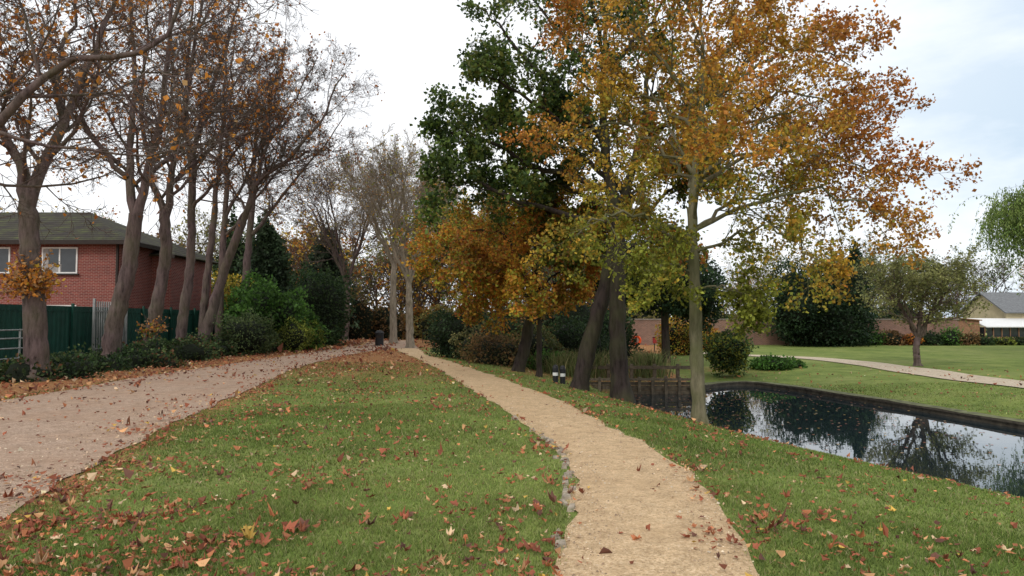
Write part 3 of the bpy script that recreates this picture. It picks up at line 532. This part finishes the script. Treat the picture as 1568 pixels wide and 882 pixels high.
def slab(mb,quad,th,mat=0):
    q=np.array(quad,float); n=nrm(np.cross(q[1]-q[0],q[-1]-q[0])); k=len(q); v=np.r_[q,q-n*th]
    mb.add(v,[tuple(range(k))],mat=mat,smooth=False) ; mb.add(v,[tuple(range(2*k-1,k-1,-1))],mat=mat,smooth=False)
    mb.add(v,[(i,i+k,(i+1)%k+k,(i+1)%k) for i in range(k)],mat=mat,smooth=False)
def hip(mb,x0,x1,y0,y1,z,zr,ov=.45,ins=4.2):
    a,b,c,d=(x0-ov,y0-ov,z),(x1+ov,y0-ov,z),(x1+ov,y1+ov,z),(x0-ov,y1+ov,z); ym=(y0+y1)/2
    e,f=(x0+ins,ym,zr),(x1-ins,ym,zr)
    slab(mb,[a,b,f,e],.08); slab(mb,[b,c,f],.08); slab(mb,[c,d,e,f],.08); slab(mb,[d,a,e],.08)
H=empty('brick_house'); H.location=(-25,34,0)
def part(mb,name,mats,par): 
    loc=tuple(par.location); o=mb.build(name,mats,loc=loc,parent=None); o.parent=par; o.location=(0,0,0); return o
mb=MB(); mb.box(-34,-18.6,34,43,-.3,5.3); mb.box(-18.598,-17.6,37,42,-.3,4.9); part(mb,'walls',[BRK],H)
mb=MB(); hip(mb,-34,-18.6,34,43,5.35,7.4); hip(mb,-20,-17.6,37,42,4.95,5.9,.35,1.2); part(mb,'roof',[ROOF],H)
mb=MB(); mb.box(-34.5,-18.1,33.5,33.56,5.15,5.35); mb.box(-18.1,-18.04,33.56,43.4,5.15,5.35); mb.box(-18.0,-17.25,36.6,36.66,4.75,4.94); mb.box(-18.75,-18.65,33.9,33.998,0,5.2); part(mb,'gutter_and_fascia',[DKW],H)
def window(mb,x0,x1,y,z0,z1,mull=2):
    t=.07; yy=y-.04
    mb.box(x0,x1,yy,y-.002,z1-t,z1,1); mb.box(x0,x1,yy,y-.002,z0,z0+t,1)
    for i in range(mull+1):
        x=x0+(x1-x0-t)*i/mull; mb.box(x,x+t,yy,y-.002,z0+t,z1-t,1)
    mb.box(x0+t,x1-t,y-.02,y-.004,z0+t,z1-t,0); mb.box(x0-.1,x1+.1,y-.12,y-.042,z0-.08,z0-.002,2)
    mb.box(x0+t,x0+t+(x1-x0)*.15,y-.026,y-.0205,z0+t,z1-t,3); mb.box(x0+t+(x1-x0)*.18,x1-(x1-x0)*.45,y-.028,y-.0205,z0+t,z0+(z1-z0)*.35,3)
mb=MB()
for a,b in((-22.3,-20.6),(-25.9,-23.8),(-30,-28)):
    window(mb,a,b,34,3.8,5.05,2); window(mb,a,b,34,1,2.3,2)
part(mb,'windows',[GLASS,WHITE,DKW,plain('net_curtain',(.3,.29,.28),.8)],H)
FEN=plain('green_painted_steel',(.008,.052,.036),.45,.25,3)
mb=MB(); yy=np.arange(6,46,.0625); off=np.array([0,.0,.03,.03])[np.arange(len(yy))%4]
v=np.concatenate([np.c_[-16+off,yy,np.full(len(yy),.05)],np.c_[-16+off,yy,np.full(len(yy),2.1)]]); n=len(yy)
mb.add(v,[(i,i+1,i+1+n,i+n) for i in range(n-1)],smooth=False)
for y in np.arange(6,46,2.5): mb.box(-15.95,-15.87,y,y+.08,0,2.2)
for z in(.35,1.9): mb.box(-15.968,-15.955,6,46,z,z+.06)
mb.build('green_metal_fence',[FEN])
STEEL=plain('galvanised_steel',(.3,.31,.30),.4,.2,4,metal=.3)
mb=MB()
for i in range(13): y=27+i*.15; mb.box(-15.6,-15.57,y,y+.055,.1,2.3)
mb.box(-15.565,-15.53,26.9,29,.5,.56); mb.box(-15.565,-15.53,26.9,29,1.9,1.96); mb.box(-15.64,-15.56,26.8,26.88,0,2.4); mb.box(-15.64,-15.56,29.02,29.1,0,2.4); mb.build('palisade_gate',[STEEL])
mb=MB()
for z in(.45,.75,1.05,1.3): P=poly([(-14.9,17,z),(-14.9,19.5,z),(-14.9,22,z)],6); tubes(mb,P[None],np.full((1,6),.025),6)
for y in(17,18.2,19.4,20.6,21.8): P=poly([(-14.9,y,0),(-14.9,y,.7),(-14.9,y,1.33)],4); tubes(mb,P[None],np.full((1,4),.03),6)
mb.build('metal_railing',[STEEL])
mb=MB(); mb.box(2,36,58,58.35,-.6,1.6); mb.box(1.95,36.05,57.95,58.4,1.602,1.71,1)
for x in range(4,35,5): mb.box(x,x+.5,57.9,57.998,-.6,1.6)
mb.build('brick_garden_wall',[BRK2,plain('wall_coping',(.2,.17,.14),.9)])
O=empty('garden_cottage'); O.location=(40,62,-.4)
CR=plain('cream_render',(.5,.42,.27),.85,.15,2); SL=plain('slate_roof',(.15,.155,.16),.7,.3,6); TB=plain('brown_cladding',(.28,.15,.085),.8,.35,5)
mb=MB(); mb.box(42.6,52,62,68,-.5,2.3); mb.add([(42.6,62,2.3),(42.6,68,2.3),(42.6,65,4.0)],[(0,1,2)],smooth=False); part(mb,'walls',[CR],O)
mb=MB(); slab(mb,[(42.3,61.6,2.25),(52.3,61.6,2.25),(52.3,65,4.1),(42.3,65,4.1)],.1); slab(mb,[(52.3,68.4,2.25),(42.3,68.4,2.25),(42.3,65,4.1),(52.3,65,4.1)],.1); part(mb,'roof',[SL],O)
mb=MB(); mb.box(37.2,39.0,60,64,-.5,1.6); slab(mb,[(37,59.8,1.8),(39.1,59.8,1.62),(39.1,64.2,1.62),(37,64.2,1.8)],.08); mb.box(46,52,59,61.9,-.5,1.4); part(mb,'timber_annexe',[TB],O)
mb=MB(); mb.box(39.15,44.1,59.6,61.9,-.5,.2,1); mb.box(39.2,44.05,59.66,61.9,.21,1.0,0)
for i in range(8): x=39.15+i*.7; mb.box(x,x+.05,59.58,59.65,.21,1.02,1)
slab(mb,[(39.12,59.3,1.05),(44.4,59.3,1.05),(44.4,62,1.75),(39.12,62,1.75)],.07,2); part(mb,'glazed_porch',[GLASS,TB,WHITE],O)
mb=MB(); window(mb,44.6,45.8,61.99,.8,1.8,2); part(mb,'window',[GLASS,WHITE,DKW,GLASS],O)
def lathe(mb,c,prof,s=20,mat=0):
    a=np.arange(s)/s*2*np.pi; v=np.array([[c[0]+r*math.cos(t),c[1]+r*math.sin(t),c[2]+z] for r,z in prof for t in a]); n=len(prof)
    mb.add(v,[(i*s+j,i*s+(j+1)%s,(i+1)*s+(j+1)%s,(i+1)*s+j) for i in range(n-1) for j in range(s)],mat=mat,smooth=False)
BLK=plain('black_paint',(.02,.02,.022),.45); ORG=plain('orange_plastic',(.85,.10,.02),.5,.1); RED=plain('red_plastic',(.3,.03,.03),.5)
mb=MB(); lathe(mb,(-8.1,44,0),[(.0,0),(.24,0),(.26,.05),(.26,.75),(.29,.76),(.29,.82),(.2,.92),(.08,.97),(0,.97)])
mb.box(-8.25,-7.95,43.735,43.75,.5,.66,1); mb.build('litter_bin',[BLK,DKW])
mb=MB(); P=poly([(7.75,45,-.5),(7.75,45,.1),(7.75,45,.75)],4); tubes(mb,P[None],np.full((1,4),.05),8)
a=np.linspace(0,2*np.pi,25); P=np.c_[7.75+.24*np.cos(a),np.full(25,44.85),.34+.24*np.sin(a)]; tubes(mb,P[None],np.full((1,25),.075),8,mat=1); mb.build('life_ring_post',[DKW,ORG])
mb=MB(); P=poly([(8.9,45,-.5),(8.9,45,0),(8.9,45,.4)],4); tubes(mb,P[None],np.full((1,4),.03),8); mb.box(8.8,9.02,44.88,45.08,.15,.5,1); mb.box(8.78,9.04,44.86,45.1,.502,.54,0); mb.build('dog_waste_bin',[BLK,RED])
for (x,y) in((1.36,22.6),(1.60,22.8)):
    z=float(gz(x,y)); mb=MB(); lathe(mb,(x,y,z-.05),[(.085,0),(.085,.28)],14,0); lathe(mb,(x,y,z-.05),[(.087,.28),(.085,.38)],14,1); lathe(mb,(x,y,z-.05),[(.085,.38),(.095,.40),(.095,.52),(.07,.60),(0,.63)],14,0); mb.build('bollard',[BLK,WHITE])
mb=MB()
for i in range(16): 
    x=-6.2+i*.5; P=poly([(x,50,0),(x,50,.5),(x,50,.95)],4); tubes(mb,P[None],np.full((1,4),.02),5)
for z in(.3,.9): mb.box(-6.2,1.3,49.985,50.015,z,z+.04)
mb.build('park_railing',[BLK])
# ---------------------------------------------------------------- grass blades
R=np.random.default_rng(99); mb=MB()
def blades(n,r0,r1,h,w):
    r=np.sqrt(r0*r0+(r1*r1-r0*r0)*R.random(n)); a=(R.random(n)-.5)*radians(100)
    x=r*np.sin(a); y=r*np.cos(a)
    ok=~path_mask(x+R.normal(0,.035,n),y)&(sdist(x,y)>.08)&(x>-10.5)&(fp_dist(x,y)>1.0)&(~((x>ip(y,SN)+.8)&(sdist(x,y)<.4))); x=x[ok];y=y[ok]
    pt=patch(x,y); ok=R.random(len(x))<(.85+.3*pt); x=x[ok];y=y[ok];pt=pt[ok]; m=len(x)
    z=gz(x,y); p=np.c_[x,y,z]; hh=(h*(.45+.9*R.random(m))*(1+.3*pt))[:,None]; t=R.normal(0,.5,(m,2))*hh; th=R.random(m)*6.28; d=np.c_[np.cos(th),np.sin(th),0*th]*w
    v=np.stack([p-d,p+d,p+np.c_[t,hh]],1)
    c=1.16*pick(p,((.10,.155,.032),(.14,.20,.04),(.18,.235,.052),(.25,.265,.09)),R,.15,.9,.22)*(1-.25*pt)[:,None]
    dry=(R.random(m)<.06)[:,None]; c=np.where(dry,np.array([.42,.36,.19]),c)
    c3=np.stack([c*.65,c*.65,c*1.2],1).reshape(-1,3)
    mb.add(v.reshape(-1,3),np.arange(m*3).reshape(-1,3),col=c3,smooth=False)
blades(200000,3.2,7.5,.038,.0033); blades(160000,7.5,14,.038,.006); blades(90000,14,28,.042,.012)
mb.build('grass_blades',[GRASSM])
# ---------------------------------------------------------------- fallen leaves
R=np.random.default_rng(123); mb=MB()
def dens(x,y):
    lr=ip(y,LR); pl=ip(y,PL); pr=ip(y,PR); d=np.full(x.shape,.10)
    st=(x>lr)&(x<pl)
    d=np.where(st,.18+.75*np.exp(-(x-lr)/1.0)+.9*np.exp(-((x+2.4)**2/5+(y-4.3)**2/2.0))+.3*ss((y-9)/12)+.18*np.exp(-np.abs(x-pl)/.3),d)
    d=np.where((x<=lr),.08+.55*np.exp(-np.abs(x-lr)/.4)+.6*np.exp(-np.abs(x+10)/.6)+.12*ss((y-12)/10),d)
    d=np.where(x<-10,.8,d)
    d=np.where((x>=pl)&(x<=pr),.02+.4*np.exp(-(x-pl)/.07)+.5*np.exp(-(pr-x)/.10)+.7*np.exp(-((x-1.45)**2/.04+(y-4.9)**2/.6)),d)
    d=np.where(x>pr,.085+.6*np.exp(-(x-pr)/.25)+.15*np.exp(-((x-4)**2+(y-16)**2)/40)+.3*np.exp(-np.abs(y-5)/1.2)*np.exp(-np.abs(x-pr)/1.3),d)
    cl=.55+1.0*np.clip(np.sin(x*2.3+np.sin(y*1.7)*1.5)*np.sin(y*2.9+np.sin(x*1.3)),-.4,1)
    d=np.where((x>-9.5),d*cl,d); return np.clip(d,0,1)
palG=np.array([(.30,.09,.045),(.38,.14,.06),(.22,.07,.035),(.13,.055,.035),(.48,.26,.12),(.58,.41,.25),(.52,.33,.07),(.36,.12,.055)])
def scatter(n,r0,r1,size,star,amin=-52,amax=50):
    r=np.sqrt(r0*r0+(r1*r1-r0*r0)*R.random(n)); a=np.radians(amin+(amax-amin)*R.random(n)); x=r*np.sin(a); y=r*np.cos(a)
    ok=(R.random(n)<dens(x,y))&(x>-15.5)&(sdist(x,y)>.0)&(~((x>ip(y,SN)+.8)&(sdist(x,y)<.45))); x=x[ok];y=y[ok];m=len(x)
    z=gz(x,y)+np.where(path_mask(x,y),.033,.020+.012*R.random(m)); s=size*np.exp(R.normal(-.1,.35,m)); th=R.random(m)*6.28
    if star:
        k=11; ang=np.linspace(-2.6,2.6,k); rad=np.array([.5,.72,.5,.88,.58,1.05,.58,.88,.5,.72,.5]); tpl=np.c_[np.r_[0,rad*np.sin(ang)],np.r_[-.15,rad*np.cos(ang)]]*.5
        faces=[(0,i+1,i) for i in range(1,k)]
    else:
        tpl=np.array([(0,-.5),(.28,-.15),(.25,.25),(0,.55),(-.25,.25),(-.28,-.15)]); faces=[(0,1,2,3),(0,3,4,5)]; k=5
    K=len(tpl); U=tpl[None]*s[:,None,None]*np.stack([.6+.6*R.random(m),np.ones(m)],1)[:,None,:]*(1+R.normal(0,.12,(m,K,1)))
    cu=R.normal(.9,1.3,(m,1)); r2=(U**2).sum(2); zz=cu*r2/np.maximum(s[:,None],.01)+R.normal(0,.09,(m,K))*s[:,None]
    tilt=R.normal(0,.15,(m,2)); zz=zz+U[:,:,0]*tilt[:,:1]+U[:,:,1]*tilt[:,1:]; zz=zz-zz.min(1,keepdims=True)*.8
    c,sn=np.cos(th)[:,None],np.sin(th)[:,None]
    v=np.stack([x[:,None]+U[:,:,0]*c-U[:,:,1]*sn,y[:,None]+U[:,:,0]*sn+U[:,:,1]*c,z[:,None]+zz],-1)
    fa=(np.array(faces)[None]+(np.arange(m)*K)[:,None,None]).reshape(-1,len(faces[0]))
    col=palG[R.choice(len(palG),m,p=[.22,.18,.17,.13,.12,.07,.03,.08])]*np.exp(R.normal(0,.25,(m,1)))
    mb.add(v.reshape(-1,3),fa,col=np.repeat(np.clip(col,0,.8),K,axis=0)*np.exp(R.normal(0,.1,(m*K,1))),smooth=False)
scatter(7000,3.2,8,.072,True); scatter(15000,3.2,9,.038,False); scatter(38000,8,17,.050,False); scatter(50000,17,36,.072,False); scatter(22000,36,58,.13,False,-25,14)
mb.build('fallen_leaves',[GLEAF])
mb=MB(); n=500; x=3+8*R.random(n); y=12+14*R.random(n)**.6; ok=(sdist(x,y)<-.05); x=x[ok];y=y[ok]; m=len(x); s=.035; th=R.random(m)*6.28
v=np.stack([np.stack([x+s*np.cos(th+q),y+s*np.sin(th+q),np.full(m,-.893)],-1) for q in(0,1.57,3.14,4.71)],1)
mb.add(v.reshape(-1,3),np.arange(m*4).reshape(-1,4),col=np.repeat(palG[R.integers(0,8,m)],4,axis=0),smooth=False); mb.build('floating_leaves',[GLEAF])
# ---------------------------------------------------------------- sky, sun, camera
w=bpy.data.worlds.new('World'); sc.world=w; w.use_nodes=True; nt=w.node_tree; nt.nodes.clear()
sk=N(nt,'ShaderNodeTexSky',sky_type='NISHITA'); sk.sun_disc=False; sk.sun_elevation=radians(40); sk.sun_rotation=radians(205); sk.air_density=1.2
tc=N(nt,'ShaderNodeTexCoord'); n=noise(nt,2.2,6,.58,vec=tc.outputs['Generated'],stretch=(1,1,2.8))
cl=ramp(nt,n,[(.36,(5.6,6.8,8.0)),(.49,(7.8,8.5,9.2)),(.6,(9.5,9.7,9.9))])
dt=N(nt,'ShaderNodeVectorMath',operation='DOT_PRODUCT'); dt.inputs[1].default_value=(1.0,.25,-.45); nt.links.new(tc.outputs['Generated'],dt.inputs[0])
f=ramp(nt,dt.outputs['Value'],[(.2,(.06,.06,.06)),(.7,(1,1,1))])
cl=mixc(nt,f,(9.8,9.9,10.1),cl)
col=mixc(nt,.94,sk.outputs[0],cl)
bg=N(nt,'ShaderNodeBackground'); bg.inputs[1].default_value=.12; o=N(nt,'ShaderNodeOutputWorld'); nt.links.new(col,bg.inputs[0]); nt.links.new(bg.outputs[0],o.inputs[0])
sd=bpy.data.lights.new('sun','SUN'); sd.energy=1.35; sd.angle=radians(14); sd.color=(1,.96,.9); so=bpy.data.objects.new('sun',sd); sc.collection.objects.link(so); so.rotation_euler=(radians(50),0,radians(-25))
cd=bpy.data.cameras.new('camera'); cam=bpy.data.objects.new('camera',cd); sc.collection.objects.link(cam); cam.location=(0,0,1.6); cam.rotation_euler=(radians(92.55),0,0)
cd.lens=25.26; cd.sensor_width=36; cd.clip_end=3000; sc.camera=cam
sc.view_settings.view_transform='Standard'; sc.view_settings.look='None'; sc.view_settings.exposure=0
